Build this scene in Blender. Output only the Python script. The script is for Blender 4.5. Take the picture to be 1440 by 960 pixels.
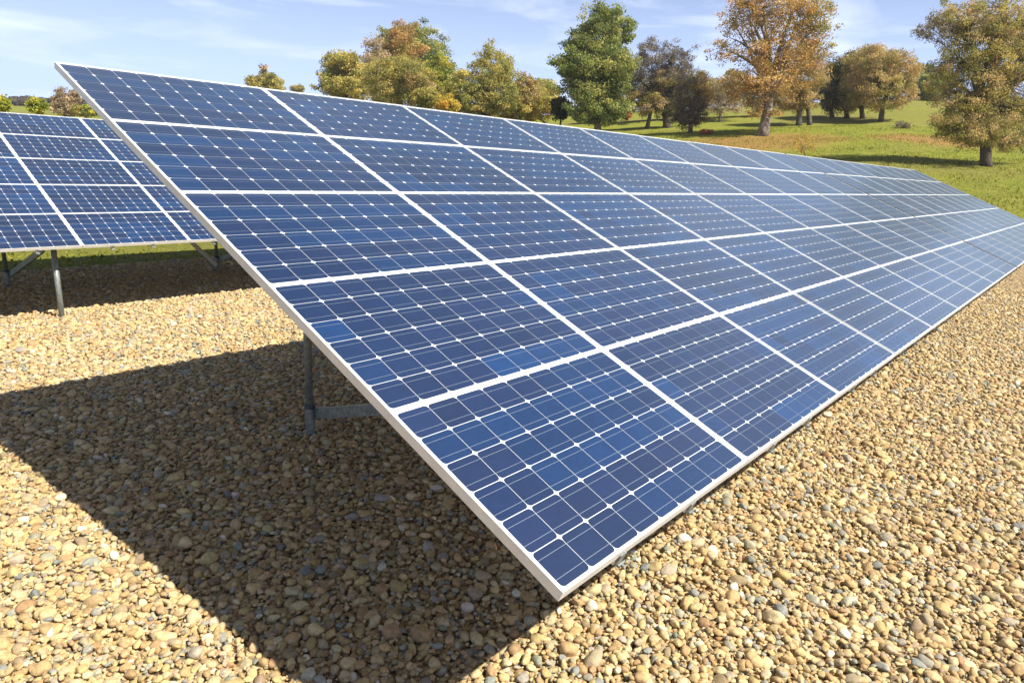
import bpy, bmesh, math, random
import numpy as np
from mathutils import Matrix, Vector, noise

for o in list(bpy.data.objects): bpy.data.objects.remove(o)
S = bpy.context.scene
COL = S.collection
RAD = math.radians

# ------------------------------------------------------------------ camera
F = 944.8                                   # focal length in pixels of a 1440 px wide frame
CAM = np.array([-1.636, -1.137, 2.451])
YAW, PITCH, ROLL = 0.71148, -0.25102, -0.04393
_f = np.array([math.cos(YAW)*math.cos(PITCH), math.sin(YAW)*math.cos(PITCH), math.sin(PITCH)])
_r = np.cross(_f, [0, 0, 1.0]); _r /= np.linalg.norm(_r); _d = np.cross(_f, _r)
_c, _s = math.cos(ROLL), math.sin(ROLL)
RGT, DWN = _c*_r + _s*_d, -_s*_r + _c*_d
cd = bpy.data.cameras.new('camera'); cam = bpy.data.objects.new('camera', cd); COL.objects.link(cam)
m = Matrix.Identity(4)
for i in range(3):
    m[i][0] = RGT[i]; m[i][1] = -DWN[i]; m[i][2] = -_f[i]; m[i][3] = CAM[i]
cam.matrix_world = m
cd.sensor_fit = 'HORIZONTAL'; cd.sensor_width = 36; cd.lens = F/1440*36
cd.clip_start = 0.05; cd.clip_end = 8000
S.camera = cam
S.view_settings.view_transform = 'Standard'; S.view_settings.look = 'None'
S.view_settings.gamma = 1.0; S.view_settings.exposure = 0.90

# ------------------------------------------------------------------ light
SUN_AZ, SUN_EL = RAD(-76.4), RAD(51.4)      # azimuth from +X towards +Y
sd = bpy.data.lights.new('sun', 'SUN'); sun = bpy.data.objects.new('sun', sd); COL.objects.link(sun)
sd.energy = 5.0; sd.angle = RAD(0.5); sd.color = (1.0, 0.93, 0.80)
sv = Vector((math.cos(SUN_AZ)*math.cos(SUN_EL), math.sin(SUN_AZ)*math.cos(SUN_EL), math.sin(SUN_EL)))
sun.rotation_euler = sv.to_track_quat('Z', 'Y').to_euler(); sun.location = (0, -20, 40)

w = bpy.data.worlds.new('World'); S.world = w; w.use_nodes = True
nt = w.node_tree; N = nt.nodes; L = nt.links; N.clear()
out = N.new('ShaderNodeOutputWorld'); bg = N.new('ShaderNodeBackground'); L.new(bg.outputs[0], out.inputs[0])
sky = N.new('ShaderNodeTexSky'); sky.sky_type = 'NISHITA'; sky.sun_disc = False
sky.sun_elevation = SUN_EL; sky.sun_rotation = math.pi/2 - SUN_AZ
sky.air_density = 0.6; sky.dust_density = 0.5; sky.ozone_density = 2.0; sky.altitude = 100
tc = N.new('ShaderNodeTexCoord'); mp = N.new('ShaderNodeMapping'); mp.inputs['Scale'].default_value = (1.3, 3.0, 11.0)
mp.inputs['Rotation'].default_value = (0.05, 0.10, 0.5)
L.new(tc.outputs['Generated'], mp.inputs[0])
nz = N.new('ShaderNodeTexNoise'); nz.inputs['Scale'].default_value = 1.6; nz.inputs['Detail'].default_value = 8
nz.inputs['Roughness'].default_value = 0.56; nz.inputs['Distortion'].default_value = 0.6
L.new(mp.outputs[0], nz.inputs['Vector'])
cr = N.new('ShaderNodeValToRGB'); cr.color_ramp.elements[0].position = 0.48; cr.color_ramp.elements[1].position = 0.71
cr.color_ramp.elements[1].color = (0.58, 0.58, 0.58, 1)
L.new(nz.outputs['Fac'], cr.inputs[0])
mx = N.new('ShaderNodeMix'); mx.data_type = 'RGBA'
sx_ = N.new('ShaderNodeSeparateXYZ'); L.new(tc.outputs['Generated'], sx_.inputs[0])
hr = N.new('ShaderNodeMapRange'); hr.interpolation_type = 'SMOOTHSTEP'; L.new(sx_.outputs[2], hr.inputs[0])
hr.inputs[1].default_value = 0.0; hr.inputs[2].default_value = 0.43; hr.inputs[3].default_value = 1.0; hr.inputs[4].default_value = 0.0
hz = N.new('ShaderNodeMix'); hz.data_type = 'RGBA'                 # autumn haze brightens the low sky
L.new(hr.outputs[0], hz.inputs[0]); L.new(sky.outputs[0], hz.inputs[6]); hz.inputs[7].default_value = (8.3, 10.5, 15.8, 1)
L.new(cr.outputs[0], mx.inputs[0]); L.new(hz.outputs[2], mx.inputs[6]); mx.inputs[7].default_value = (13.0, 14.0, 16.6, 1)
L.new(mx.outputs[2], bg.inputs[0]); bg.inputs[1].default_value = 0.05

# ------------------------------------------------------------------ helpers
def tag(o, label=None, cat=None, group=None, kind=None):
    if label: o['label'] = label
    if cat: o['category'] = cat
    if group: o['group'] = group
    if kind: o['kind'] = kind
    return o

def empty(name, loc, label, cat, group=None):
    o = bpy.data.objects.new(name, None); COL.objects.link(o); o.location = loc
    o.empty_display_size = 0.3
    return tag(o, label, cat, group)

def link(name, me, parent=None):
    o = bpy.data.objects.new(name, me); COL.objects.link(o)
    if parent: o.parent = parent
    return o

class MB:
    """collects polygons and builds ONE mesh"""
    def __init__(s): s.v = []; s.f = []; s.m = []; s.n = 0
    def add(s, v, f, mi=0):
        s.v.extend(v); s.f.extend([[i+s.n for i in q] for q in f]); s.m.extend([mi]*len(f)); s.n += len(v)
    def box(s, a, b, mi=0):
        x0, y0, z0 = a; x1, y1, z1 = b
        s.add([(x0,y0,z0),(x1,y0,z0),(x1,y1,z0),(x0,y1,z0),(x0,y0,z1),(x1,y0,z1),(x1,y1,z1),(x0,y1,z1)],
              [(0,3,2,1),(4,5,6,7),(0,1,5,4),(1,2,6,5),(2,3,7,6),(3,0,4,7)], mi)
    def beam(s, p, q, wd, h, mi=0, up=(0, 0, 1)):
        p, q = Vector(p), Vector(q); d = (q-p).normalized(); u = Vector(up)
        a = d.cross(u).normalized(); b = a.cross(d).normalized()
        v = [tuple(c + a*sx*wd/2 + b*sz*h/2) for c in (p, q) for sx, sz in ((-1,-1),(1,-1),(1,1),(-1,1))]
        s.add(v, [(0,1,2,3),(7,6,5,4),(0,4,5,1),(1,5,6,2),(2,6,7,3),(3,7,4,0)], mi)
    def tube(s, pts, rad, sides=10, mi=0, cap=True):
        P = [Vector(p) for p in pts]; n = len(P); vs = []; fs = []
        a = None
        for i in range(n):
            d = (P[min(i+1, n-1)] - P[max(i-1, 0)]).normalized()
            if a is None:
                a = d.cross(Vector((0, 0, 1)) if abs(d.z) < 0.9 else Vector((1, 0, 0))).normalized()
            else:
                a = (a - d*a.dot(d)).normalized()
            b = d.cross(a)
            for k in range(sides):
                t = 2*math.pi*k/sides
                vs.append(tuple(P[i] + (a*math.cos(t) + b*math.sin(t))*rad[i]))
        for i in range(n-1):
            for k in range(sides):
                k2 = (k+1) % sides
                fs.append((i*sides+k, i*sides+k2, (i+1)*sides+k2, (i+1)*sides+k))
        if cap:
            fs.append(tuple(range(sides))[::-1]); fs.append(tuple((n-1)*sides+k for k in range(sides)))
        s.add(vs, fs, mi)
    def mesh(s, name, mats, smooth=False):
        me = bpy.data.meshes.new(name); me.from_pydata(s.v, [], s.f)
        for mm in mats: me.materials.append(mm)
        me.polygons.foreach_set('material_index', s.m)
        if smooth: me.polygons.foreach_set('use_smooth', [True]*len(s.f))
        me.update(); return me
    def build(s, name, mats, parent=None, smooth=False):
        return link(name, s.mesh(name, mats, smooth), parent)

def quads_mesh(name, V, mat, cols=None, nrm=None):
    """V: (n,4,3) quads; cols: (n,3) colour of each face"""
    n = len(V); me = bpy.data.meshes.new(name)
    me.vertices.add(n*4); me.vertices.foreach_set('co', V.reshape(-1).astype(np.float32))
    me.loops.add(n*4); me.loops.foreach_set('vertex_index', np.arange(n*4, dtype=np.int32))
    me.polygons.add(n); me.polygons.foreach_set('loop_start', np.arange(0, n*4, 4, dtype=np.int32))
    me.materials.append(mat); me.update(calc_edges=True)
    if cols is not None:
        at = me.attributes.new('tint', 'FLOAT_COLOR', 'FACE')
        at.data.foreach_set('color', np.c_[cols, np.ones(n)].reshape(-1).astype(np.float32))
    return me

def mat(name, col=(0.5, 0.5, 0.5), rough=0.6, metal=0.0, **kw):
    m = bpy.data.materials.new(name); m.use_nodes = True
    b = m.node_tree.nodes['Principled BSDF']
    b.inputs['Base Color'].default_value = (*col, 1); b.inputs['Roughness'].default_value = rough
    b.inputs['Metallic'].default_value = metal
    for k, v in kw.items(): b.inputs[k].default_value = v
    return m
def nodes(m):
    t = m.node_tree; return t.nodes, t.links, t.nodes['Principled BSDF']
def ramp(N, pts):
    r = N.new('ShaderNodeValToRGB'); e = r.color_ramp.elements
    while len(e) < len(pts): e.new(0.5)
    for i, (p, c) in enumerate(pts):
        e[i].position = p; e[i].color = (*c, 1) if len(c) == 3 else c
    return r
def noise_tex(N, L, vec, scale, detail=4, rough=0.5):
    n = N.new('ShaderNodeTexNoise'); n.inputs['Scale'].default_value = scale
    n.inputs['Detail'].default_value = detail; n.inputs['Roughness'].default_value = rough
    L.new(vec, n.inputs['Vector']); return n
def mixc(N, L, fac, a, b, mode='MIX'):
    x = N.new('ShaderNodeMix'); x.data_type = 'RGBA'; x.blend_type = mode
    for i, v in ((0, fac), (6, a), (7, b)):
        if isinstance(v, (int, float)): x.inputs[i].default_value = v
        elif isinstance(v, tuple): x.inputs[i].default_value = (*v, 1)
        else: L.new(v, x.inputs[i])
    return x.outputs[2]
def math_n(N, L, op, a, b=None, c=None):
    x = N.new('ShaderNodeMath'); x.operation = op
    for i, v in enumerate((a, b, c)):
        if v is None: continue
        if isinstance(v, (int, float)): x.inputs[i].default_value = v
        else: L.new(v, x.inputs[i])
    return x.outputs[0]

# ------------------------------------------------------------------ terrain
def terrain(x, y):
    """height of the ground: flat pad, rising meadow behind"""
    x = np.asarray(x, float); y = np.asarray(y, float)
    r = np.hypot(x, y); th = np.degrees(np.arctan2(y, x))
    th = np.where(th < -90, th+360, th)
    sl = np.interp(th, [-60, -20, 0, 12, 17, 28, 40, 50, 62, 72, 78, 100, 150], [0.03, 0.08, 0.145, 0.154, 0.149, 0.129, 0.107, 0.098, 0.082, 0.064, 0.056, 0.05, 0.03])
    r0 = np.interp(th, [0, 15, 30, 60, 80], [30, 26, 22, 24, 28])
    rm = np.interp(th, [0, 20, 40, 60, 75], [165, 165, 190, 300, 430])
    d = np.clip(r - r0, 0, None); d = d*d/(d+6)
    dm = rm - r0
    d = np.where(d > dm*0.8, dm*0.8 + dm*0.2*(1-np.exp(-(d-dm*0.8)/(dm*0.2))), d)
    z = sl*d
    k = np.clip((r-r0)/25, 0, 1)
    z += k*(0.22*np.sin(x*0.13+1.0)*np.cos(y*0.11) + 0.10*np.sin(x*0.31+y*0.27))
    return z

def at(px, py, D):
    """world point seen at photo pixel (px, py), D metres ahead"""
    q = np.array([(px-720)/F, (py-480)/F, 1.0])*D
    return CAM + RGT*q[0] + DWN*q[1] + _f*q[2]
def ground_at(px, py):
    q = np.array([(px-720)/F, (py-480)/F, 1.0]); d = RGT*q[0] + DWN*q[1] + _f*q[2]
    for D in np.arange(3, 900, 0.25):
        P = CAM + d*D
        if P[2] <= terrain(P[0], P[1]): return P, D
    return P, D

PAD_X1, PAD_Y1 = 28.6, 15.2

# ground sheet: fine rings near, coarse far
rr = np.r_[np.linspace(0, 40, 60), np.linspace(41, 220, 150), np.geomspace(225, 1500, 30)]
na = 360
A = np.linspace(0, 2*math.pi, na, endpoint=False)
GX = (rr[:, None]*np.cos(A)).ravel(); GY = (rr[:, None]*np.sin(A)).ravel()
GZ = terrain(GX, GY)
me = bpy.data.meshes.new('ground')
fc = []
for i in range(len(rr)-1):
    for k in range(na):
        k2 = (k+1) % na
        if i == 0: fc.append((k, na+k, na+k2))
        else: fc.append((i*na+k, (i+1)*na+k, (i+1)*na+k2, i*na+k2))
me.from_pydata(np.c_[GX, GY, GZ].tolist(), [], fc); me.polygons.foreach_set('use_smooth', [True]*len(fc)); me.update()
ground = link('ground', me); tag(ground, kind='structure')
g = mat('meadow', rough=0.9); N, L, B = nodes(g)
geo = N.new('ShaderNodeNewGeometry'); P = geo.outputs['Position']
n1 = noise_tex(N, L, P, 0.06, 6, 0.6); n2 = noise_tex(N, L, P, 0.9, 6, 0.7); n3 = noise_tex(N, L, P, 7.0, 4, 0.7)
grass = ramp(N, [(0.30, (0.16, 0.20, 0.018)), (0.5, (0.27, 0.29, 0.030)), (0.7, (0.38, 0.34, 0.06))])
L.new(n2.outputs[0], grass.inputs[0])
dry = ramp(N, [(0.40, (0, 0, 0)), (0.62, (1, 1, 1))]); L.new(n1.outputs[0], dry.inputs[0])
c = mixc(N, L, math_n(N, L, 'MULTIPLY', dry.outputs[0], 0.65), grass.outputs[0], (0.26, 0.20, 0.07))
c = mixc(N, L, math_n(N, L, 'MULTIPLY', n3.outputs[0], 0.8), c, (0.06, 0.085, 0.012))
# fallen leaves lie in patches below the trees
def patch(cx, cy, rad, edge):
    vs = N.new('ShaderNodeVectorMath'); vs.operation = 'DISTANCE'; L.new(P, vs.inputs[0]); vs.inputs[1].default_value = (cx, cy, float(terrain(cx, cy)))
    d = math_n(N, L, 'ADD', vs.outputs['Value'], math_n(N, L, 'MULTIPLY', n2.outputs[0], edge))
    mr = N.new('ShaderNodeMapRange'); L.new(d, mr.inputs[0])
    mr.inputs[1].default_value = rad + edge*0.5; mr.inputs[2].default_value = rad*0.55 + edge*0.5
    mr.inputs[3].default_value = 0; mr.inputs[4].default_value = 1
    return mr.outputs[0]
LIT = ramp(N, [(0.35, (0.11, 0.05, 0.02)), (0.5, (0.30, 0.16, 0.055)), (0.68, (0.46, 0.28, 0.11))]); L.new(n3.outputs[0], LIT.inputs[0])
tot = None
for (px, py, rad) in ((1060, 200, 9.0), (1110, 196, 7.0), (1310, 196, 7.0)):
    q, _ = ground_at(px, py)
    v = patch(q[0], q[1], rad, 6.0); tot = v if tot is None else math_n(N, L, 'MAXIMUM', tot, v)
c = mixc(N, L, math_n(N, L, 'MULTIPLY', tot, 0.85), c, LIT.outputs[0])
L.new(c, B.inputs['Base Color'])
bp = N.new('ShaderNodeBump'); bp.inputs['Strength'].default_value = 0.9; bp.inputs['Distance'].default_value = 0.12
nb = noise_tex(N, L, P, 5.0, 8, 0.8); L.new(nb.outputs[0], bp.inputs['Height']); L.new(bp.outputs[0], B.inputs['Normal'])
B.inputs['Specular IOR Level'].default_value = 0.15
ground.data.materials.append(g)

# gravel pad sheet
mb = MB()
xs = np.linspace(-40, PAD_X1, 120)
edge_pts = [(x, PAD_Y1 + 0.25*math.sin(x*1.3) + 0.15*math.sin(x*3.1+1)) for x in xs]
right_pts = [(PAD_X1 + 0.3*math.sin(y*0.9), y) for y in np.linspace(PAD_Y1, -40, 60)]
poly = [(-40, -40)] + edge_pts + right_pts[1:]
mb.add([(x, y, 0.006) for x, y in poly], [tuple(range(len(poly)))[::-1]])
gb = mat('gravel_bed', rough=0.9); N, L, B = nodes(gb)
geo = N.new('ShaderNodeNewGeometry'); P = geo.outputs['Position']
vo = N.new('ShaderNodeTexVoronoi'); vo.inputs['Scale'].default_value = 17; L.new(P, vo.inputs['Vector'])
sep = N.new('ShaderNodeSeparateColor'); L.new(vo.outputs['Color'], sep.inputs[0])
STONES = [(0.0, (0.54, 0.37, 0.17)), (0.30, (0.60, 0.44, 0.23)), (0.55, (0.48, 0.33, 0.17)), (0.74, (0.30, 0.26, 0.20)), (0.82, (0.62, 0.50, 0.30)), (0.93, (0.24, 0.15, 0.07))]
cr = ramp(N, STONES); cr.color_ramp.interpolation = 'CONSTANT'; L.new(sep.outputs[0], cr.inputs[0])
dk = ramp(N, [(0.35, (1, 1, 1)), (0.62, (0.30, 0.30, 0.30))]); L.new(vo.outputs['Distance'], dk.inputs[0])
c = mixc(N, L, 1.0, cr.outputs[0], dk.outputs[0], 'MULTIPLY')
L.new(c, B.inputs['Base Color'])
bp = N.new('ShaderNodeBump'); bp.inputs['Strength'].default_value = 1; bp.inputs['Distance'].default_value = 0.05; bp.invert = True
L.new(vo.outputs['Distance'], bp.inputs['Height']); L.new(bp.outputs[0], B.inputs['Normal'])
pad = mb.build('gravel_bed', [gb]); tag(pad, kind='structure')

# ------------------------------------------------------------------ pebbles (stuff, one object)
rng = np.random.default_rng(7)
pm = mat('river_pebbles', rough=0.72); N, L, B = nodes(pm)
at1 = N.new('ShaderNodeAttribute'); at1.attribute_type = 'INSTANCER'; at1.attribute_name = 'tint'
tco = N.new('ShaderNodeTexCoord')
nz1 = noise_tex(N, L, tco.outputs['Object'], 2.2, 5, 0.65); nz2 = noise_tex(N, L, tco.outputs['Object'], 14, 3, 0.6)
vr = ramp(N, [(0.30, (0.62, 0.58, 0.54)), (0.52, (1, 1, 1)), (0.75, (1.18, 1.14, 1.08))]); L.new(nz1.outputs[0], vr.inputs[0])
c = mixc(N, L, 0.8, at1.outputs['Color'], vr.outputs[0], 'MULTIPLY')
sp = ramp(N, [(0.36, (0.72, 0.70, 0.68)), (0.55, (1, 1, 1))]); L.new(nz2.outputs[0], sp.inputs[0])
c = mixc(N, L, 0.7, c, sp.outputs[0], 'MULTIPLY')
L.new(c, B.inputs['Base Color']); B.inputs['Specular IOR Level'].default_value = 0.35
bp = N.new('ShaderNodeBump'); bp.inputs['Strength'].default_value = 0.35; bp.inputs['Distance'].default_value = 0.1
L.new(nz2.outputs[0], bp.inputs['Height']); L.new(bp.outputs[0], B.inputs['Normal'])

shapes = bpy.data.collections.new('pebble_shapes')          # never linked to the scene
random.seed(3)
NSH = 18
for k in range(NSH):
    bm = bmesh.new(); bmesh.ops.create_icosphere(bm, subdivisions=3, radius=1.0)
    off = Vector((k*7.3, k*3.1, 1.7*k))
    sx, sy, sz = 1.0, random.uniform(0.60, 0.92), random.uniform(0.38, 0.66)
    cuts = [(Vector((random.gauss(0, 1), random.gauss(0, 1), random.gauss(0, 0.7))).normalized(), random.uniform(0.62, 0.88)) for _ in range(random.choice((1, 2, 3, 4, 5)))]
    for v in bm.verts:
        p = v.co.normalized()
        r = 1 + 0.30*noise.noise(p*0.9+off) + 0.10*noise.noise(p*2.3+off) + 0.025*noise.noise(p*6+off)
        q = p*r
        for n_, d_ in cuts:                                  # worn flat facets
            e = q.dot(n_) - d_
            if e > 0: q = q - n_*e*0.82
        v.co = Vector((q.x*sx, q.y*sy, q.z*sz))
    me = bpy.data.meshes.new('pebble'); bm.to_mesh(me); bm.free()
    me.polygons.foreach_set('use_smooth', [True]*len(me.polygons)); me.materials.append(pm)
    shapes.objects.link(bpy.data.objects.new('pebble', me))

def wedge(X, Y, rmax, margin):
    """ground the photo can see, plus a step to each side"""
    dx, dy = X-CAM[0], Y-CAM[1]; r = np.hypot(dx, dy)
    a = np.degrees(np.arctan2(dy, dx)) - math.degrees(YAW); a = (a+180) % 360 - 180
    mm = np.degrees(np.arctan2(margin, np.maximum(r, 0.5)))
    return (r < rmax) & (r > 0.6) & (np.abs(a) < 39+mm) & (X < PAD_X1-0.1) & (Y < PAD_Y1)
def scatter(s, rmax, jit=0.5, rmin=0.0):
    nx = int((rmax*2)/s)
    gx, gy = np.meshgrid(np.arange(nx), np.arange(int(nx/0.866)))
    X = (gx + 0.5*(gy % 2))*s - rmax + CAM[0]; Y = gy*s*0.866 - rmax + CAM[1]
    X = X.ravel(); Y = Y.ravel()
    k = wedge(X, Y, rmax, 1.6) & (np.hypot(X-CAM[0], Y-CAM[1]) >= rmin); X, Y = X[k], Y[k]
    return X + rng.uniform(-jit, jit, len(X))*s, Y + rng.uniform(-jit, jit, len(X))*s
pts = []; rad = []; zz = []
def put(X, Y, R, Z): pts.append(np.c_[X, Y]); rad.append(R); zz.append(Z)
RMAX = 21.0
bigx, bigy = scatter(0.26, RMAX, 0.5)
k = rng.random(len(bigx)) < 0.42; bigx, bigy = bigx[k], bigy[k]
bigr = rng.uniform(0.040, 0.064, len(bigx)); put(bigx, bigy, bigr, 0.014+bigr*0.20)
X, Y = scatter(0.045, RMAX, 0.42); R = np.clip(rng.lognormal(math.log(0.025), 0.22, len(X)), 0.016, 0.042)
put(X, Y, R, rng.uniform(-0.008, 0.006, len(X)))
X, Y = scatter(0.060, RMAX, 0.48); R = np.clip(rng.lognormal(math.log(0.0245), 0.32, len(X)), 0.012, 0.052)
put(X, Y, R, rng.uniform(0.014, 0.030, len(X)))
X, Y = scatter(0.036, 9.0, 0.5); R = rng.uniform(0.008, 0.017, len(X)); put(X, Y, R, rng.uniform(0.000, 0.026, len(X)))
PP = np.concatenate(pts); RR = np.concatenate(rad); ZZ = np.concatenate(zz) + 0.008
n = len(PP)
print('pebbles', n)
pal = np.array([(0.53,0.35,0.135),(0.60,0.42,0.19),(0.50,0.31,0.115),(0.66,0.51,0.29),(0.62,0.46,0.23),(0.38,0.33,0.25),(0.32,0.30,0.26),(0.42,0.23,0.09),(0.27,0.17,0.085),(0.21,0.22,0.22),(0.76,0.68,0.53),(0.45,0.34,0.21)])
pw = np.array([.18,.18,.11,.10,.11,.07,.05,.065,.045,.025,.022,.08]); pw /= pw.sum()
ci = rng.choice(len(pal), n, p=pw); pal = pal*0.86 + np.array([0.100, 0.104, 0.076]); tint = pal[ci]*rng.uniform(0.78, 1.14, (n, 1))*rng.uniform(0.95, 1.05, (n, 3))
me = bpy.data.meshes.new('gravel'); me.vertices.add(n)
me.vertices.foreach_set('co', np.c_[PP, ZZ].reshape(-1).astype(np.float32))
def attr(nm, tp, key, data):
    a = me.attributes.new(nm, tp, 'POINT'); a.data.foreach_set(key, data.reshape(-1))
attr('pick', 'INT', 'value', rng.integers(0, NSH, n).astype(np.int32))
rot = np.c_[rng.normal(0, 0.30, n), rng.normal(0, 0.30, n), rng.uniform(0, 6.283, n)]
attr('turn', 'FLOAT_VECTOR', 'vector', rot.astype(np.float32))
attr('size', 'FLOAT_VECTOR', 'vector', (RR[:, None]*rng.uniform(0.88, 1.15, (n, 3))).astype(np.float32))
attr('tint', 'FLOAT_COLOR', 'color', np.c_[tint, np.ones(n)].astype(np.float32))
gravel = link('gravel', me); tag(gravel, 'loose tan and grey river pebbles covering the ground', 'gravel', kind='stuff')
ng = bpy.data.node_groups.new('pebble_scatter', 'GeometryNodeTree')
ng.interface.new_socket('Geometry', in_out='INPUT', socket_type='NodeSocketGeometry')
ng.interface.new_socket('Geometry', in_out='OUTPUT', socket_type='NodeSocketGeometry')
gi = ng.nodes.new('NodeGroupInput'); go = ng.nodes.new('NodeGroupOutput')
m2p = ng.nodes.new('GeometryNodeMeshToPoints'); iop = ng.nodes.new('GeometryNodeInstanceOnPoints')
cin = ng.nodes.new('GeometryNodeCollectionInfo'); cin.inputs['Collection'].default_value = shapes
cin.inputs['Separate Children'].default_value = True; cin.inputs['Reset Children'].default_value = True
def na_(nm, tp):
    a = ng.nodes.new('GeometryNodeInputNamedAttribute'); a.data_type = tp; a.inputs['Name'].default_value = nm; return a.outputs['Attribute']
ng.links.new(gi.outputs[0], m2p.inputs[0]); ng.links.new(m2p.outputs[0], iop.inputs['Points'])
ng.links.new(cin.outputs[0], iop.inputs['Instance']); iop.inputs['Pick Instance'].default_value = True
ng.links.new(na_('pick', 'INT'), iop.inputs['Instance Index'])
e2r = ng.nodes.new('FunctionNodeEulerToRotation'); ng.links.new(na_('turn', 'FLOAT_VECTOR'), e2r.inputs[0])
ng.links.new(e2r.outputs[0], iop.inputs['Rotation'])
ng.links.new(na_('size', 'FLOAT_VECTOR'), iop.inputs['Scale']); ng.links.new(iop.outputs[0], go.inputs[0])
md = gravel.modifiers.new('scatter', 'NODES'); md.node_group = ng

# grass tufts (stuff)
n = 170000
th = RAD(0) + rng.uniform(0, RAD(84), n); r = 14 + 80*rng.random(n)**0.8
gx, gy = CAM[0]+r*np.cos(th), CAM[1]+r*np.sin(th)
k = (gx > PAD_X1+0.1) | (gy > PAD_Y1+0.2); gx, gy = gx[k], gy[k]; n = len(gx)
cl_ = np.sin(gx*0.9+1.3*np.sin(gy*0.7)) + np.sin(gy*1.1+gx*0.5)
gz = terrain(gx, gy); a_ = rng.uniform(0, 6.283, n); h_ = rng.uniform(0.04, 0.12, n)*(1+0.25*cl_)*np.interp(np.hypot(gx, gy), [15, 35], [0.45, 1.0]); w_ = rng.uniform(0.012, 0.035, n)
b0 = np.c_[gx, gy, gz-0.02]; sd_ = np.c_[np.cos(a_), np.sin(a_), 0*a_]*w_[:, None]; up_ = np.c_[rng.normal(0, .35, n)*h_, rng.normal(0, .35, n)*h_, h_]
GRASS_V = np.stack([b0-sd_, b0+sd_, b0+sd_*1.2+up_, b0-sd_*0.9+up_*0.8], axis=1)
gp = np.array([(0.26, 0.30, 0.032), (0.36, 0.34, 0.05), (0.12, 0.16, 0.018), (0.40, 0.34, 0.09)])
GRASS_C = gp[rng.integers(0, 4, n)]*rng.uniform(0.7, 1.2, (n, 1))

# ------------------------------------------------------------------ solar arrays
TILT = 0.4032; CT, ST = math.cos(TILT), math.sin(TILT)
alu = mat('anodised_aluminium', (0.74, 0.75, 0.75), 0.42, 0.15)
N, L, B = nodes(alu); geo = N.new('ShaderNodeNewGeometry'); nn = noise_tex(N, L, geo.outputs['Position'], 9, 4, 0.6)
rr_ = ramp(N, [(0.3, (0.64, 0.65, 0.65)), (0.7, (0.75, 0.76, 0.76))]); L.new(nn.outputs[0], rr_.inputs[0]); L.new(rr_.outputs[0], B.inputs['Base Color'])
back = mat('white_backsheet', (0.70, 0.74, 0.77), 0.5, **{'Coat Weight': 1.0, 'Coat Roughness': 0.24})
bus = mat('tinned_busbar', (0.30, 0.36, 0.46), 0.35, 0.3, **{'Coat Weight': 1.0, 'Coat Roughness': 0.24})
cell = mat('silicon_cell', (0.02, 0.06, 0.2), 0.38, **{'Coat Weight': 1.0, 'Coat Roughness': 0.24, 'Coat IOR': 1.6, 'Sheen Weight': 0.75, 'Sheen Roughness': 0.30, 'Sheen Tint': (0.52, 0.78, 1.0, 1)})
N, L, B = nodes(cell); a = N.new('ShaderNodeAttribute'); a.attribute_name = 'tint'
geo = N.new('ShaderNodeNewGeometry'); nn = noise_tex(N, L, geo.outputs['Position'], 14, 5, 0.65)
r1 = ramp(N, [(0.3, (0.84, 0.86, 0.90)), (0.7, (1.16, 1.14, 1.08))]); L.new(nn.outputs[0], r1.inputs[0])
L.new(mixc(N, L, 1.0, a.outputs['Color'], r1.outputs[0], 'MULTIPLY'), B.inputs['Base Color'])
galv = mat('galvanised_steel', (0.42, 0.44, 0.43), 0.5, 0.55)
N, L, B = nodes(galv); geo = N.new('ShaderNodeNewGeometry'); nn = noise_tex(N, L, geo.outputs['Position'], 22, 5, 0.7)
rr_ = ramp(N, [(0.35, (0.15, 0.19, 0.20)), (0.65, (0.36, 0.38, 0.37))]); L.new(nn.outputs[0], rr_.inputs[0]); L.new(rr_.outputs[0], B.inputs['Base Color'])
under = mat('panel_underside', (0.30, 0.30, 0.29), 0.6)
band = mat('weathered_band', (0.05, 0.08, 0.10), 0.6)
PD = 0.006                                                     # glass lies a little below the frame lip
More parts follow.
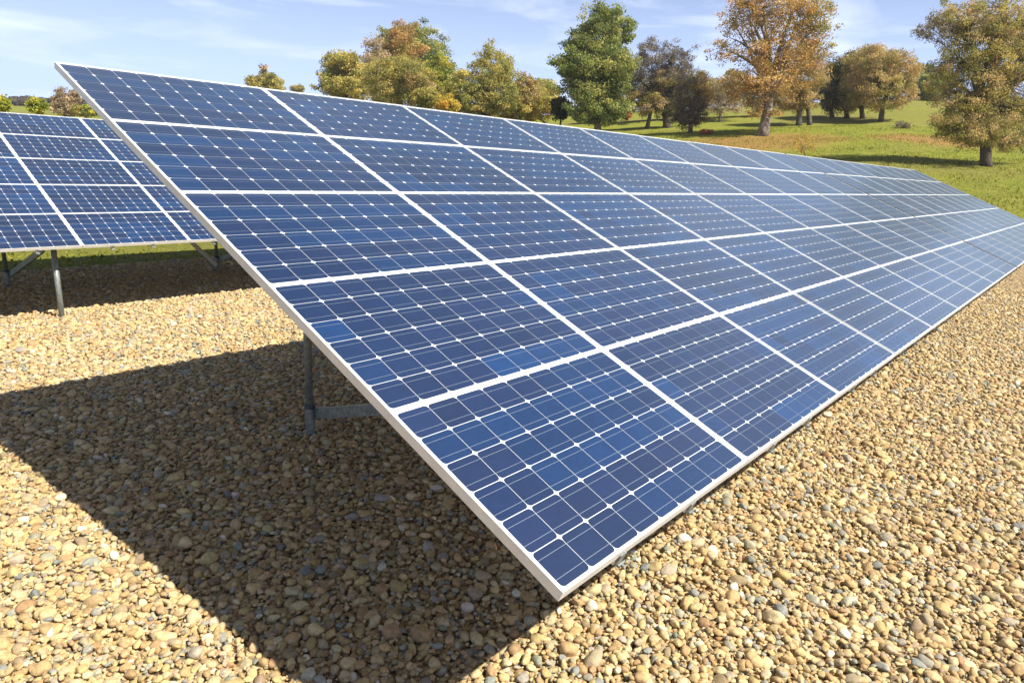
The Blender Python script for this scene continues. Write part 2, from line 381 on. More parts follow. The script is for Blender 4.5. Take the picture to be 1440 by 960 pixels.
def panel_mesh(W, seed):
    rnd = random.Random(seed); mb = MB(); H = 1.0
    mb.add([(0.008, 0.008, -PD), (W-0.008, 0.008, -PD), (W-0.008, H-0.008, -PD), (0.008, H-0.008, -PD)], [(0, 1, 2, 3)], 0)
    mx_, my_ = 0.0245, 0.0155
    px, py = (W-2*mx_)/9, (H-2*my_)/6; cols = [(0.8, 0.8, 0.8)]
    gx, gy = 0.0008, 0.0010; cr_ = 0.0195
    base = [(0.0020, 0.021, 0.083), (0.003, 0.016, 0.064), (0.002, 0.025, 0.098), (0.005, 0.018, 0.070), (0.002, 0.029, 0.110)]
    tone = rnd.uniform(0.9, 1.12)
    for j in range(6):
        run = rnd.choice(base)
        for i in range(9):
            if rnd.random() < 0.34: run = rnd.choices(base, (5, 4, 4, 4, 1))[0]
            x0, x1 = mx_+i*px+gx, mx_+(i+1)*px-gx; y0, y1 = my_+j*py+gy, my_+(j+1)*py-gy
            v = []
            for (cx, cy, a0) in ((x1, y1, 0), (x0, y1, 90), (x0, y0, 180), (x1, y0, 270)):
                sx = -1 if cx == x1 else 1; sy = -1 if cy == y1 else 1
                for t in (8, 34, 56, 82):                    # bevelled, softly rounded corner
                    a_ = RAD(a0+t); v.append((cx+sx*cr_+math.cos(a_)*cr_*0.98, cy+sy*cr_+math.sin(a_)*cr_*0.98, -PD+0.0008))
                    if sx*math.cos(a_) > 0: pass
            mb.add(v, [tuple(range(16))], 1)
            q = rnd.uniform(0.88, 1.12)*tone
            cols.append(tuple(c_*q for c_ in run))
    for j in range(6):
        for fr in (0.22, 0.78):
            y = my_+(j+fr)*py
            mb.add([(mx_*0.7, y-0.0008, -PD+0.0016), (W-mx_*0.7, y-0.0008, -PD+0.0016), (W-mx_*0.7, y+0.0008, -PD+0.0016), (mx_*0.7, y+0.0008, -PD+0.0016)], [(0, 1, 2, 3)], 2)
            cols.append((0.5, 0.5, 0.5))
    me = mb.mesh('solar_panel', [back, cell, bus])
    at_ = me.attributes.new('tint', 'FLOAT_COLOR', 'FACE')
    at_.data.foreach_set('color', np.array([(*c_, 1) for c_ in cols], np.float32).reshape(-1))
    return me
def frame_mesh(W):
    mb = MB(); H = 1.0; g_ = 0.004; t = 0.008; z0, z1 = -0.046, 0.0
    gs = 0.0012
    mb.box((g_, gs, z0), (W-g_, gs+t, z1)); mb.box((g_, H-gs-t, z0), (W-g_, H-gs, z1))
    mb.box((g_, gs+t, z0), (g_+t, H-gs-t, z1)); mb.box((W-g_-t, gs+t, z0), (W-g_, H-gs-t, z1))
    mb.add([(g_+t, gs+t, -0.012), (W-g_-t, gs+t, -0.012), (W-g_-t, H-gs-t, -0.012), (g_+t, H-gs-t, -0.012)], [(3, 2, 1, 0)], 1)
    return mb.mesh('panel_frame', [alu, under])
def on(s, h=0.0):           # slope distance s, offset h along the normal -> (y, z)
    return s*CT - h*ST, s*ST + h*CT
PVAR = {}
def solar_table(x0, y0, zb, W, n, posts, yb, label, yfp=1.08):
    """n columns of five panels; lower edge at height zb over the gravel"""
    t = empty('solar_array', (x0, y0, 0), label, 'solar array', 'tilted solar arrays standing on the gravel')
    if W not in PVAR: PVAR[W] = ([panel_mesh(W, 11+q+int(W*1000)) for q in range(8)], frame_mesh(W))
    vs, fm = PVAR[W]; rnd = random.Random(int(x0*10)+n)
    def P(x, s, h): y, z = on(s, h); return (x, y, zb+z)
    for i in range(n):
        for r in range(5):
            o = link('solar_panel', rnd.choice(vs), t)
            o.location = P(i*W, float(r), 0); o.rotation_euler = (TILT+rnd.gauss(0, 0.0012), rnd.gauss(0, 0.0012), 0)
            fr = link('panel_frame', fm, o)
    for i in range(n):                                        # rails running up the slope below the panels
        for u in (0.257, 0.631):
            mb = MB(); x = (i+u)*W
            mb.beam(P(x, 0.004, -0.070), P(x, 4.99, -0.070), 0.040, 0.045, 0, up=(0, -ST, CT))
            mb.build('rail', [alu], t)
            mb = MB(); mb.beam(P(x, -0.004, -0.030), P(x, -0.004, -0.092), 0.040, 0.005, 0, up=(0, CT, ST))
            mb.beam(P(x+0.024, -0.022, -0.098), P(x+0.024, 0.03, -0.098), 0.012, 0.012)
            mb.tube([P(x-0.012, -0.012, -0.084), P(x+0.036, -0.012, -0.084)], [0.005, 0.005], 8)
            mb.build('end_clamp', [galv], t)
    for s in (max(0.36, yfp/CT), yb/CT):
        mb = MB(); mb.beam(P(1.05, s, -0.150), P(n*W-0.05, s, -0.150), 0.06, 0.11, 0, up=(0, -ST, CT)); mb.build('purlin', [galv], t)
    for k, x in enumerate(posts):
        # rear post, with sleeve
        zt = zb + yb*ST/CT - 0.20
        mb = MB(); mb.tube([(x, yb, -0.25), (x, yb, zt)], [0.034]*2, 20); rp = mb.build('rear_post', [galv], t, False)
        for p_ in rp.data.polygons: p_.use_smooth = len(p_.vertices) == 4
        mb = MB(); mb.tube([(x, yb, 0.02), (x, yb, 0.150), (x, yb, 0.152), (x, yb, 0.29)], [0.041, 0.041, 0.044, 0.044], 20)
        sl = mb.build('sleeve', [galv], t)
        mb = MB(); mb.tube([(x, yb, 0.285), (x, yb, 0.325)], [0.046]*2, 20); mb.build('pipe_band', [band], sl)
        # brace from the foot of the rear post forward up to the front purlin
        yf = 1.2
        mb = MB(); mb.beam((x+0.045, yb-0.03, 0.235), (x+0.045, yf, 0.235+0.31*(yb-yf)), 0.035, 0.095); mb.build('brace', [galv], t)
        mb = MB(); mb.tube([(x-0.05, yfp, -0.25), (x-0.05, yfp, zb+yfp*ST/CT-0.15)], [0.038]*2, 20); fp = mb.build('front_post', [galv], t)
        for p_ in fp.data.polygons: p_.use_smooth = len(p_.vertices) == 4
        if k in (2, 4):
            mb = MB(); mb.beam((x-0.05, yb-0.06, 0.12), (x-1.9, yb-0.06, zt-0.25), 0.035, 0.08); mb.build('brace', [alu], t)
    return t
ZB = 1.076
blackm = mat('gap_shade_black', (0.012, 0.012, 0.013), 0.7)  # near-black colour standing in for the shade between the front tables
solar_table(0.0, 0.0, ZB, 1.556, 9, (1.512, 5.36, 9.2, 12.9), 3.95, 'long blue solar array in the foreground, its lower left corner pointing at the viewer')
solar_table(14.052, 0.0, ZB, 1.460, 9, (1.2, 4.8, 8.4, 12.0), 3.95, 'solar array at the far right end of the front row, beyond the dark gap')
second = [o for o in COL.objects if o.get('label', '').startswith('solar array at the far')][0]
mb = MB(); mb.beam((-0.020, on(0.0, 0.001)[0], ZB+on(0.0, 0.001)[1]), (-0.020, on(5.0, 0.001)[0], ZB+on(5.0, 0.001)[1]), 0.046, 0.010, 0, up=(0, -ST, CT)); mb.build('gap_shade_strip', [blackm], second)  # added black strip over the gap, its colour paints the shade there
solar_table(3.185-4*1.5455, 10.017, ZB+0.029, 1.5455, 9, (0.45, 4.395, 8.22, 12.1), 3.45, 'solar array standing behind at the left, its legs showing over the gravel', 0.317)

# ------------------------------------------------------------------ trees
bark = mat('bark', (0.16, 0.13, 0.10), 0.9); N, L, B = nodes(bark)
geo = N.new('ShaderNodeNewGeometry'); mpn = N.new('ShaderNodeMapping'); mpn.inputs['Scale'].default_value = (1, 1, 0.25); L.new(geo.outputs['Position'], mpn.inputs[0])
nn = noise_tex(N, L, mpn.outputs[0], 4, 6, 0.75); rr_ = ramp(N, [(0.3, (0.08, 0.06, 0.045)), (0.55, (0.25, 0.20, 0.155)), (0.70, (0.52, 0.46, 0.40))])
L.new(nn.outputs[0], rr_.inputs[0]); L.new(rr_.outputs[0], B.inputs['Base Color'])
bp = N.new('ShaderNodeBump'); bp.inputs['Distance'].default_value = 0.1; L.new(nn.outputs[0], bp.inputs['Height']); L.new(bp.outputs[0], B.inputs['Normal'])
bark_dark = bark.copy(); bark_dark.name = 'dark_bark'
for nd in bark_dark.node_tree.nodes:
    if nd.type == 'VALTORGB':
        for e_, c_ in zip(nd.color_ramp.elements, ((0.035, 0.028, 0.022), (0.10, 0.08, 0.06), (0.20, 0.17, 0.14))): e_.color = (*c_, 1)
leafm = bpy.data.materials.new('foliage'); leafm.use_nodes = True
N = leafm.node_tree.nodes; L = leafm.node_tree.links; B = N['Principled BSDF']; O = N['Material Output']
a = N.new('ShaderNodeAttribute'); a.attribute_name = 'tint'
L.new(a.outputs['Color'], B.inputs['Base Color']); B.inputs['Roughness'].default_value = 0.7; B.inputs['Specular IOR Level'].default_value = 0.2
tr = N.new('ShaderNodeBsdfTranslucent'); L.new(a.outputs['Color'], tr.inputs[0])
ms = N.new('ShaderNodeMixShader'); ms.inputs[0].default_value = 0.42
L.new(B.outputs[0], ms.inputs[1]); L.new(tr.outputs[0], ms.inputs[2]); L.new(ms.outputs[0], O.inputs[0])

C_OLIVE = [(0.26, 0.225, 0.065), (0.21, 0.19, 0.055), (0.32, 0.26, 0.075), (0.18, 0.175, 0.05)]
C_GREEN = [(0.14, 0.165, 0.045), (0.185, 0.195, 0.055), (0.24, 0.235, 0.07), (0.10, 0.125, 0.035)]
C_BRIGHT = [(0.19, 0.21, 0.03), (0.27, 0.24, 0.035), (0.13, 0.16, 0.03)]
C_RUST = [(0.27, 0.16, 0.06), (0.22, 0.14, 0.05), (0.31, 0.20, 0.07), (0.25, 0.20, 0.06)]
C_GOLD = [(0.31, 0.20, 0.065), (0.25, 0.16, 0.05), (0.38, 0.26, 0.10), (0.19, 0.14, 0.04), (0.33, 0.19, 0.055)]
C_WILLOW = [(0.28, 0.205, 0.085), (0.23, 0.18, 0.07), (0.35, 0.25, 0.12), (0.20, 0.175, 0.06)]
C_GREY = [(0.125, 0.105, 0.08), (0.095, 0.08, 0.065), (0.16, 0.135, 0.10)]
C_PALE = [(0.26, 0.20, 0.12), (0.21, 0.16, 0.10), (0.32, 0.25, 0.15)]
C_DARK = [(0.06, 0.06, 0.025), (0.08, 0.075, 0.03), (0.045, 0.05, 0.022)]
C_YELL = [(0.33, 0.25, 0.04), (0.28, 0.22, 0.04), (0.36, 0.20, 0.04)]

LEAF_MUL, LEAF_SC, TINT = 2.0, 1.08, 1.75
def tree(kind, label, cat, D, base, lobes, cols, trunk_w, n_clump, leaves, leaf, group=None, seed=0,
         droop=0.0, trunks=None, bare=0.0, limb=1.0, solid=0.5, cs=0.16, fat=1.0):
    """base: photo pixel of the foot; lobes: (px, py, rx, ry[, palette]) of the crown, all at D metres"""
    rg = np.random.default_rng(seed*13+5)
    n_clump = int(n_clump*1.6); cs = cs*0.78
    if D is None:
        bpnt, D = ground_at(*base)
    else:
        bpnt = at(base[0], base[1], D); bpnt[2] = float(terrain(bpnt[0], bpnt[1]))
    t = empty(kind, tuple(bpnt), label, cat, group)
    s = D/F
    LB = []
    for lb in lobes:
        c_ = at(lb[0], lb[1], D) - bpnt
        c_ = c_ + _f*np.array([1, 1, 0])*rg.normal(0, 0.15)*lb[2]*s
        LB.append((c_, lb[2]*s*fat, lb[3]*s*fat, lb[4] if len(lb) > 4 else cols))
    vol = np.array([b[1]*b[1]*b[2] for b in LB])**0.75; vol /= vol.sum()
    # clump centres, mostly in the outer shell of the lobes
    cc = []; ck = []
    while len(cc) < n_clump:
        k = rg.choice(len(LB), p=vol); c_, rx, rz, _ = LB[k]
        d = rg.normal(size=3); d /= np.linalg.norm(d); q = (rg.uniform(solid, 1.0))**0.6
        wob = 1 + 0.16*math.sin(3*math.atan2(d[1], d[0]) + k*2.1 + seed) + 0.12*math.sin(5*d[2]+seed)
        p = c_ + d*np.array([rx, rx, rz])*q*wob*rg.uniform(0.86, 1.06)
        if p[2] + bpnt[2] < terrain(p[0]+bpnt[0], p[1]+bpnt[1]) + 0.15: continue
        cc.append(p); ck.append(k)
    cc = np.array(cc); ck = np.array(ck)
    mb = MB()
    feet = trunks or [(base, trunk_w)]
    tops = []
    allc = np.average([b[0] for b in LB], axis=0, weights=vol)
    lowz = min(b[0][2]-b[2] for b in LB)
    for (fp, tw) in feet:
        f0 = at(fp[0], fp[1], D) - bpnt; f0[2] = terrain(f0[0]+bpnt[0], f0[1]+bpnt[1]) - bpnt[2]
        R0 = tw*s/2
        aim = allc*0.5 + np.array([f0[0], f0[1], allc[2]])*0.5 if trunks else allc
        topz = max(lowz*0.4 + allc[2]*0.6, 0.25*allc[2]); 
        tp = np.array([aim[0], aim[1], topz])
        path = []; rd = []
        for q in np.linspace(0, 1, 9):
            p = f0*(1-q) + tp*q; p = p + np.array([math.sin(q*5+seed)*R0*0.5*q, math.cos(q*4+seed)*R0*0.5*q, 0])
            path.append(p); rd.append(R0*(1.0 + 0.32*max(0, 1-q*7)**2)*(1-0.38*q))
        path[0] = path[0] - np.array([0, 0, 0.3])
        mb.tube(path, rd, 12)
        tops.append((path, rd, R0))
    # limbs: from the trunk to the middle of groups of clumps, then twigs to each clump
    nl = max(4, int(9*limb)); li = rg.choice(len(cc), nl, replace=False); ends = []
    for e in li:
        path, rd, R0 = tops[rg.integers(len(tops))]
        tq = cc[e]
        j = rg.integers(4, 9); st = path[j]
        mid = st*0.5 + tq*0.5 + np.array([0, 0, 0.12*np.linalg.norm(tq-st)]) + rg.normal(0, 0.05, 3)*np.linalg.norm(tq-st)
        bz = []
        for q in np.linspace(0, 1, 8):
            bz.append(st*(1-q)**2 + mid*2*q*(1-q) + (st*0.12+tq*0.88)*q*q)
        r_ = [R0*0.42*(1-0.85*q) for q in np.linspace(0, 1, 8)]
        mb.tube(bz, r_, 7)
        ends += [(bz[i], r_[i]) for i in (3, 4, 5, 6, 7)]
    for path, rd, R0 in tops:
        ends += [(path[q_], R0*0.4) for q_ in (5, 6, 7, 8)]
    EP = np.array([e[0] for e in ends])
    for i in range(len(cc)):
        dd = np.linalg.norm(EP-cc[i], axis=1); j = int(np.argmin(dd*rg.uniform(0.8, 1.3, len(EP)) + (cc[i][2] < EP[:, 2]-1)*1.0)); a0 = EP[j]; L_ = dd[j]
        r_ = min(ends[j][1]*0.6, 0.012*L_+0.02)
        md = (a0+cc[i])/2 + np.array([0, 0, (0.10-droop*0.1)*L_]) + rg.normal(0, 0.05, 3)*L_
        mb.tube([a0, (a0*0.4+md*0.6), md*0.5+cc[i]*0.5, cc[i]], [r_, r_*0.8, r_*0.55, r_*0.25], 4, cap=False)
    tk = mb.build('trunk', [bark if 'golden' in kind or 'poplar' in kind else bark_dark], t, True)
    # leaves
    leaf = leaf*LEAF_SC
    Rm = np.mean([b[1] for b in LB])
    per = max(4, int(leaves*LEAF_MUL)//n_clump); n = per*n_clump
    idx = np.repeat(np.arange(n_clump), per)
    rc = cs*np.array([LB[k][1]*0.5+LB[k][2]*0.5 for k in ck]) * rg.uniform(0.6, 1.45, n_clump) + leaf*1.2
    d = rg.normal(size=(n, 3)); d /= np.linalg.norm(d, axis=1)[:, None]
    q = rg.uniform(0, 1, (n, 1))**0.45
    pos = cc[idx] + d*q*rc[idx][:, None]*np.array([1.25, 1.25, 0.8])
    if droop > 0: pos[:, 2] -= droop*rc[idx]*rg.uniform(0, 1, n)**1.5
    if bare > 0:
        keep = rg.random(n) > bare*rg.random(n_clump)[idx]*1.5; pos = pos[keep]; idx = idx[keep]; d = d[keep]; n = len(pos)
    # leaf cards: each a small bent quad facing anywhere, a little more outward and up
    nr = d*0.6 + rg.normal(size=(n, 3))*0.8 + np.array([0, 0, 0.25]); nr /= np.linalg.norm(nr, axis=1)[:, None]
    ax = np.cross(nr, rg.normal(size=(n, 3))); 
    if droop > 0: ax = ax/np.linalg.norm(ax, axis=1)[:, None]*(1-0.6*min(droop, 1)) + np.array([0, 0, -1.0])*droop*0.9
    ax /= np.linalg.norm(ax, axis=1)[:, None]
    bx = np.cross(nr, ax); bx /= np.linalg.norm(bx, axis=1)[:, None]
    la = leaf*rg.uniform(0.55, 1.3, (n, 1)); lb = la*(0.62 - 0.3*min(droop, 1)) * rg.uniform(0.7, 1.2, (n, 1))
    V = np.stack([pos - ax*la*0.5, pos + bx*lb*0.5 + ax*la*0.05, pos + ax*la*0.5, pos - bx*lb*0.5 + ax*la*0.05], axis=1)
    col = np.empty((n_clump, 3))
    for i in range(n_clump):
        pl = LB[ck[i]][3]; col[i] = np.array(pl[rg.integers(len(pl))])*rg.uniform(0.8, 1.2)
    cl = TINT*col[idx]*rg.uniform(0.7, 1.35, (n, 1))*rg.uniform(0.92, 1.08, (n, 3))
    me = quads_mesh('crown', V, leafm, cl)
    link('crown', me, t)
    return t

tag(link('grass', quads_mesh('grass', GRASS_V, leafm, GRASS_C)), 'short green and straw coloured grass of the meadow', 'grass', kind='stuff')

GT = 'trees in the meadow behind the arrays'
# --- far left, over the second array
tree('young_tree', 'small leafy sapling cut by the left edge, above the rear array', 'tree', 34, (3, 176), [(3, 146, 8, 11)], C_BRIGHT, 2, 26, 700, 0.13, GT, 1, limb=.6)
tree('young_tree', 'green yellow sapling rising above the rear array, second from the left edge', 'tree', 36, (51, 178), [(51, 149, 9, 11)], C_BRIGHT, 2, 30, 900, 0.13, GT, 2, limb=.6)
tree('bare_tree', 'pinkish brown feathery tree above the rear array, left of the front array corner', 'tree', 120, (90, 168), [(90, 146, 17, 20)], C_PALE, 3, 90, 5200, 0.34, GT, 3, solid=.2)
tree('shrub', 'yellow green shrub tucked beside the front array edge at the left', 'shrub', 110, (120, 166), [(112, 157, 9, 7), (126, 155, 10, 9, C_BRIGHT)], C_OLIVE, 2, 40, 2500, 0.3, GT, 4, solid=.1)
# --- middle left
tree('bare_topped_tree', 'olive tree with bare twigs sticking out of its top, alone against the sky', 'tree', 150, (372, 158), [(360, 120, 14, 12), (384, 117, 14, 13), (371, 106, 6, 16, C_PALE)], C_OLIVE, 4, 90, 4200, 0.42, GT, 5, solid=.2)
tree('tree', 'tiny distant round tree just right of the bare topped olive one', 'tree', 260, (420, 150), [(419, 126, 8, 6)], C_OLIVE, 3, 22, 900, 0.6, GT, 6)
tree('tree', 'yellow olive tree at the left end of the autumn tree cluster', 'tree', 105, (488, 168), [(484, 94, 27, 22), (473, 113, 23, 20), (502, 110, 18, 26), (488, 124, 30, 18)], C_OLIVE, 6, 190, 13000, 0.30, GT, 7, fat=1.14, limb=1.6, solid=.35)
tree('bare_tree', 'pale thin leaved tree between the yellow olive tree and the rust one', 'tree', 116, (527, 168), [(527, 84, 18, 26), (522, 112, 16, 26)], C_PALE, 5, 90, 4200, 0.32, GT, 8, fat=1.14, bare=.4)
tree('tree', 'rust orange tree in the middle of the autumn tree cluster', 'tree', 122, (568, 170), [(568, 64, 26, 22, C_RUST), (556, 96, 38, 34)], C_RUST[:1]+C_OLIVE, 7, 170, 12000, 0.32, GT, 9, fat=1.14)
tree('tree', 'dark green tree behind the rust orange one, its top the highest of the cluster', 'tree', 132, (595, 172), [(596, 62, 28, 23), (551, 55, 16, 13), (606, 92, 22, 26), (575, 52, 18, 12)], C_GREEN, 7, 170, 12000, 0.34, GT, 10, fat=1.14)
tree('tree', 'bright yellow green tree on the right flank of the autumn cluster', 'tree', 108, (621, 172), [(618, 108, 21, 24), (628, 130, 15, 24)], C_BRIGHT, 5, 120, 7500, 0.29, GT, 11, fat=1.14)
tree('willow_tree', 'broad rounded olive willow at the front of the autumn cluster', 'tree', 96, (560, 172), [(560, 112, 42, 28), (540, 124, 28, 26), (585, 122, 26, 24, C_WILLOW), (563, 92, 26, 14)], C_OLIVE, 7, 260, 20000, 0.25, GT, 12, fat=1.1, droop=.4, solid=.45, cs=.13)
tree('shrub', 'small round olive bush against the near right foot of the autumn cluster', 'shrub', 84, (600, 170), [(600, 138, 17, 17)], C_OLIVE, 3, 60, 4200, 0.23, GT, 13)
tree('shrub', 'yellow orange bush low at the right foot of the autumn cluster', 'shrub', 80, (630, 172), [(630, 149, 16, 13)], C_YELL, 3, 50, 3000, 0.22, GT, 14)
tree('willow_tree', 'olive green tree with a high right hand dome, right of the autumn cluster', 'tree', 92, (690, 172), [(693, 98, 29, 28), (700, 128, 28, 32), (652, 124, 24, 26), (668, 142, 30, 22)], C_OLIVE+C_GREEN[1:3], 7, 290, 21000, 0.25, GT, 15, fat=1.1, droop=.3, solid=.4, cs=.13)
tree('shrub', 'brown leaved bushy tree just right of the tall domed olive tree', 'shrub', 98, (735, 170), [(736, 132, 18, 24), (722, 144, 20, 20, C_RUST[1:]+C_OLIVE)], C_WILLOW, 4, 90, 6000, 0.27, GT, 16)
tree('tree', 'distant green tree between the brown bushy tree and the tall green poplar', 'tree', 140, (762, 165), [(762, 122, 18, 12), (752, 136, 22, 14)], C_GREEN+C_OLIVE, 5, 70, 4200, 0.36, GT, 17)
tree('shrub', 'olive hedge like bush filling the gap before the distant green tree', 'shrub', 112, (775, 166), [(772, 140, 28, 20), (740, 144, 28, 18), (700, 150, 28, 16)], C_OLIVE+C_GREEN[:2], 4, 90, 6000, 0.3, GT, 40)
tree('shrub', 'low reddish shrub mound left of the tall green poplar', 'shrub', 100, (752, 168), [(752, 150, 32, 17), (715, 152, 26, 15)], C_RUST[:1]+C_OLIVE[:3], 3, 110, 7500, 0.27, GT, 18)
tree('shrub', 'dark bush touching the left foot of the tall green poplar', 'shrub', 90, (788, 170), [(789, 152, 14, 13)], C_DARK, 3, 50, 3200, 0.25, GT, 19)
# --- tall poplar and willows
tree('poplar_tree', 'tall green poplar, the highest tree left of the big golden one', 'tree', 84, (842, 174), [(852, 30, 30, 27), (838, 62, 42, 34), (822, 96, 46, 30), (858, 96, 36, 40), (835, 130, 46, 32), (800, 92, 26, 12), (880, 45, 14, 26), (862, 150, 28, 20), (836, 158, 44, 16)], C_GREEN, 11, 520, 40000, 0.26, GT, 20, limb=2.2, solid=.25, cs=.16)
tree('shrub', 'small red leaved shrub at the right foot of the tall green poplar', 'shrub', None, (881, 170), [(881, 162, 7, 6)], [(0.28, 0.09, 0.04), (0.2, 0.1, 0.04)], 2, 18, 700, 0.18, GT, 21)
tree('shrub', 'low green shrub under the tall green poplar', 'shrub', None, (822, 174), [(826, 165, 20, 9)], C_DARK+C_GREEN[:1], 2, 50, 2600, 0.22, GT, 22)
tree('willow_tree', 'grey brown nearly leafless willow right of the tall green poplar', 'tree', None, (938, 180), [(920, 84, 38, 26), (955, 92, 28, 28), (905, 112, 32, 32), (945, 126, 36, 34), (912, 142, 34, 20, C_WILLOW+C_OLIVE[:2]), (935, 118, 34, 20, C_WILLOW), (942, 150, 30, 16, C_DARK)], C_GREY, 9, 380, 26000, 0.20, GT, 23, trunks=[((938, 181), 11), ((911, 167), 6)], limb=2.0, solid=.3, droop=.5, cs=.12)
tree('willow_tree', 'small dark willow in front of the grey brown leafless one', 'tree', None, (971, 187), [(970, 140, 22, 34), (962, 158, 18, 18), (984, 158, 14, 16), (988, 120, 18, 20, C_WILLOW)], C_GREY+C_WILLOW[1:2], 7, 150, 9500, 0.19, GT, 24, droop=.5)
tree('shrub', 'pale pink bare shrub left of the big golden tree trunk', 'shrub', None, (1012, 172), [(1003, 132, 33, 28), (1036, 130, 24, 26), (1020, 152, 38, 10)], C_PALE, 4, 170, 9000, 0.17, GT, 25, bare=.5, droop=.3, solid=.2)
tree('shrub', 'broad olive thicket on the slope between the poplar and the golden tree', 'shrub', 105, (930, 160), [(900, 134, 28, 22), (940, 132, 34, 24), (985, 128, 32, 24), (1030, 128, 30, 24), (1070, 134, 26, 20)], C_OLIVE+C_GREEN[:2]+C_WILLOW[:1], 4, 240, 18000, 0.3, GT, 41)
tree('golden_tree', 'big golden autumn tree with a thick pale trunk, reaching the top of the picture', 'tree', None, (1073, 191),
     [(1085, 6, 62, 34), (1045, 25, 34, 44), (1110, 30, 50, 46), (1140, 50, 36, 44), (1078, 78, 46, 40), (1130, 88, 40, 34), (1015, 70, 30, 20), (1078, 118, 54, 34), (1040, 118, 34, 24), (1150, 20, 24, 34, C_GREEN+C_OLIVE), (1165, 72, 16, 20, C_GREEN+C_OLIVE), (1074, 160, 22, 12)],
     C_GOLD, 15, 640, 34000, 0.20, GT, 26, limb=4.5, solid=.25, bare=.62, cs=.14)
tree('willow_tree', 'round pinkish willow standing behind the right side of the golden tree', 'tree', None, (1123, 177), [(1128, 108, 36, 36), (1118, 136, 32, 24)], C_WILLOW, 7, 200, 14000, 0.21, GT, 27, trunks=[((1123, 177), 8), ((1140, 168), 7)], droop=.5, cs=.13)
# --- row of pollard willows
PW = 'pollard willows in a row on the slope'
tree('pollard_willow', 'dark leftmost pollard willow of the row on the slope', 'tree', None, (1170, 165), [(1168, 122, 21, 34)], C_DARK+C_GREY, 6, 110, 8000, 0.24, PW, 28, droop=.5)
tree('pollard_willow', 'second pollard willow from the left of the row on the slope', 'tree', None, (1191, 166), [(1190, 116, 25, 40)], C_DARK+C_WILLOW[1:2], 7, 130, 9500, 0.24, PW, 29, droop=.5)
tree('pollard_willow', 'third pollard willow of the row, between the dark pair and the rightmost', 'tree', None, (1213, 167), [(1212, 110, 31, 42)], C_WILLOW+C_OLIVE[:2], 7, 170, 12000, 0.24, PW, 30, droop=.5)
tree('pollard_willow', 'rightmost and broadest pollard willow of the row on the slope', 'tree', None, (1239, 172), [(1236, 100, 36, 36), (1262, 112, 27, 38), (1232, 128, 38, 24)], C_WILLOW+C_OLIVE[:1], 8, 260, 19000, 0.23, PW, 31, droop=.5, cs=.13)
tree('tree', 'dark green tree far behind the gap right of the pollard willows', 'tree', 175, (1300, 150), [(1300, 108, 22, 18), (1318, 112, 22, 20)], C_GREEN[:1]+C_DARK, 5, 90, 6000, 0.42, GT, 32)
tree('shrub', 'bright green bush on the crest right of the pollard willows', 'shrub', 150, (1300, 150), [(1300, 118, 20, 14), (1308, 134, 22, 14, C_DARK+C_GREEN)], C_BRIGHT+C_GREEN, 3, 90, 6000, 0.38, GT, 33)
# --- big willow on the right
tree('willow_tree', 'huge olive brown willow at the right edge, its dark trunk on shaded grass', 'tree', None, (1386, 234),
     [(1395, 24, 62, 36), (1372, 66, 52, 42), (1420, 80, 52, 60), (1366, 116, 50, 46), (1400, 150, 54, 40), (1352, 160, 34, 32), (1340, 24, 36, 24), (1310, 44, 28, 18, C_GREY), (1440, 130, 40, 60), (1372, 184, 50, 26), (1425, 190, 46, 24), (1332, 172, 26, 20), (1455, 50, 36, 44), (1325, 110, 26, 36)],
     C_OLIVE+C_WILLOW, 15, 950, 80000, 0.14, GT, 34, limb=4.0, droop=.6, solid=.25, cs=.115, bare=.45)
tree('shrub', 'small russet clump lying on the grass left of the golden tree trunk', 'shrub', None, (992, 189), [(992, 186, 7, 3.5)], [(0.30, 0.09, 0.04), (0.2, 0.09, 0.05)], 1, 16, 500, 0.14, GT, 43)
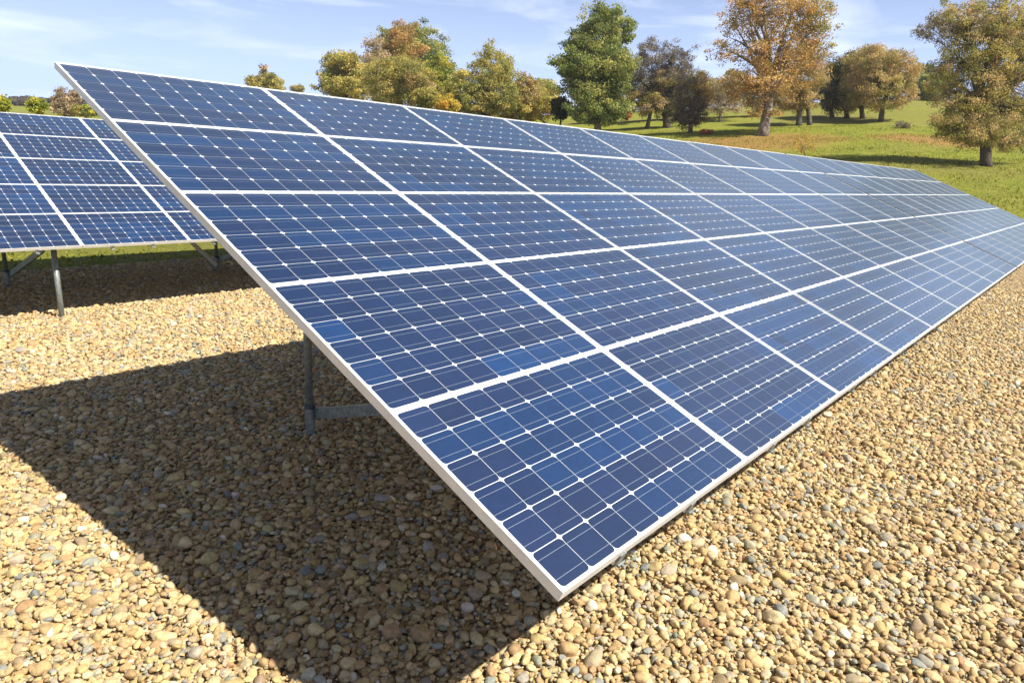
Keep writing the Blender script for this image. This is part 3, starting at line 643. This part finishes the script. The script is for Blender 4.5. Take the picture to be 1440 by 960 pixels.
tree('sapling', 'small yellow orange sapling on the grass above the front array', 'shrub', None, (1133, 222), [(1130, 200, 17, 16)], C_YELL+C_WILLOW[:1], 1.5, 40, 900, 0.10, GT, 35, bare=.4, droop=.2)
tree('shrub', 'low twiggy brown shrub on the slope right of the pollard willows', 'shrub', None, (1270, 180), [(1270, 176, 12, 3.5)], C_GREY+C_OLIVE[:1], 1.5, 20, 400, 0.2, GT, 36, bare=.5)

# --- woods on the far horizon: nobody could count them
rg = np.random.default_rng(4)
V = []; CL = []
for i in range(420):
    th = RAD(rg.uniform(60, 98)); r = rg.uniform(415, 445)
    x, y = r*math.cos(th), r*math.sin(th); z = float(terrain(x, y)); h = rg.uniform(3, 5.5); wd = rg.uniform(4, 8)
    n = 60; d = rg.normal(size=(n, 3)); d /= np.linalg.norm(d, axis=1)[:, None]
    p = np.array([x, y, z+h*0.5]) + d*np.array([wd*0.6, wd*0.6, h*0.55])
    a_ = np.cross(d, rg.normal(size=(n, 3))); a_ /= np.linalg.norm(a_, axis=1)[:, None]; b_ = np.cross(d, a_); s_ = rg.uniform(0.6, 1.6, (n, 1))
    V.append(np.stack([p-a_*s_, p+b_*s_*.7, p+a_*s_, p-b_*s_*.7], axis=1))
    CL.append(np.array([(0.10, 0.085, 0.06)])*rg.uniform(0.7, 1.3, (n, 1)))
me = quads_mesh('distant_woods', np.concatenate(V), leafm, np.concatenate(CL))
tag(link('distant_woods', me), 'low band of far off woods along the horizon at the left', 'woods', kind='stuff')

# ------------------------------------------------------------------ haze
mb = MB(); mb.box((-1510, -1510, -1.5), (1510, 1510, 48.0))
hm = bpy.data.materials.new('haze'); hm.use_nodes = True; N = hm.node_tree.nodes; L = hm.node_tree.links
N.remove(N['Principled BSDF']); pv = N.new('ShaderNodeVolumePrincipled')
pv.inputs['Color'].default_value = (0.80, 0.85, 1.0, 1); pv.inputs['Density'].default_value = 0.00028; pv.inputs['Anisotropy'].default_value = 0.3
L.new(pv.outputs[0], N['Material Output'].inputs['Volume'])
hz_ = mb.build('haze', [hm]); tag(hz_, 'thin autumn haze in the air', 'haze', kind='stuff')
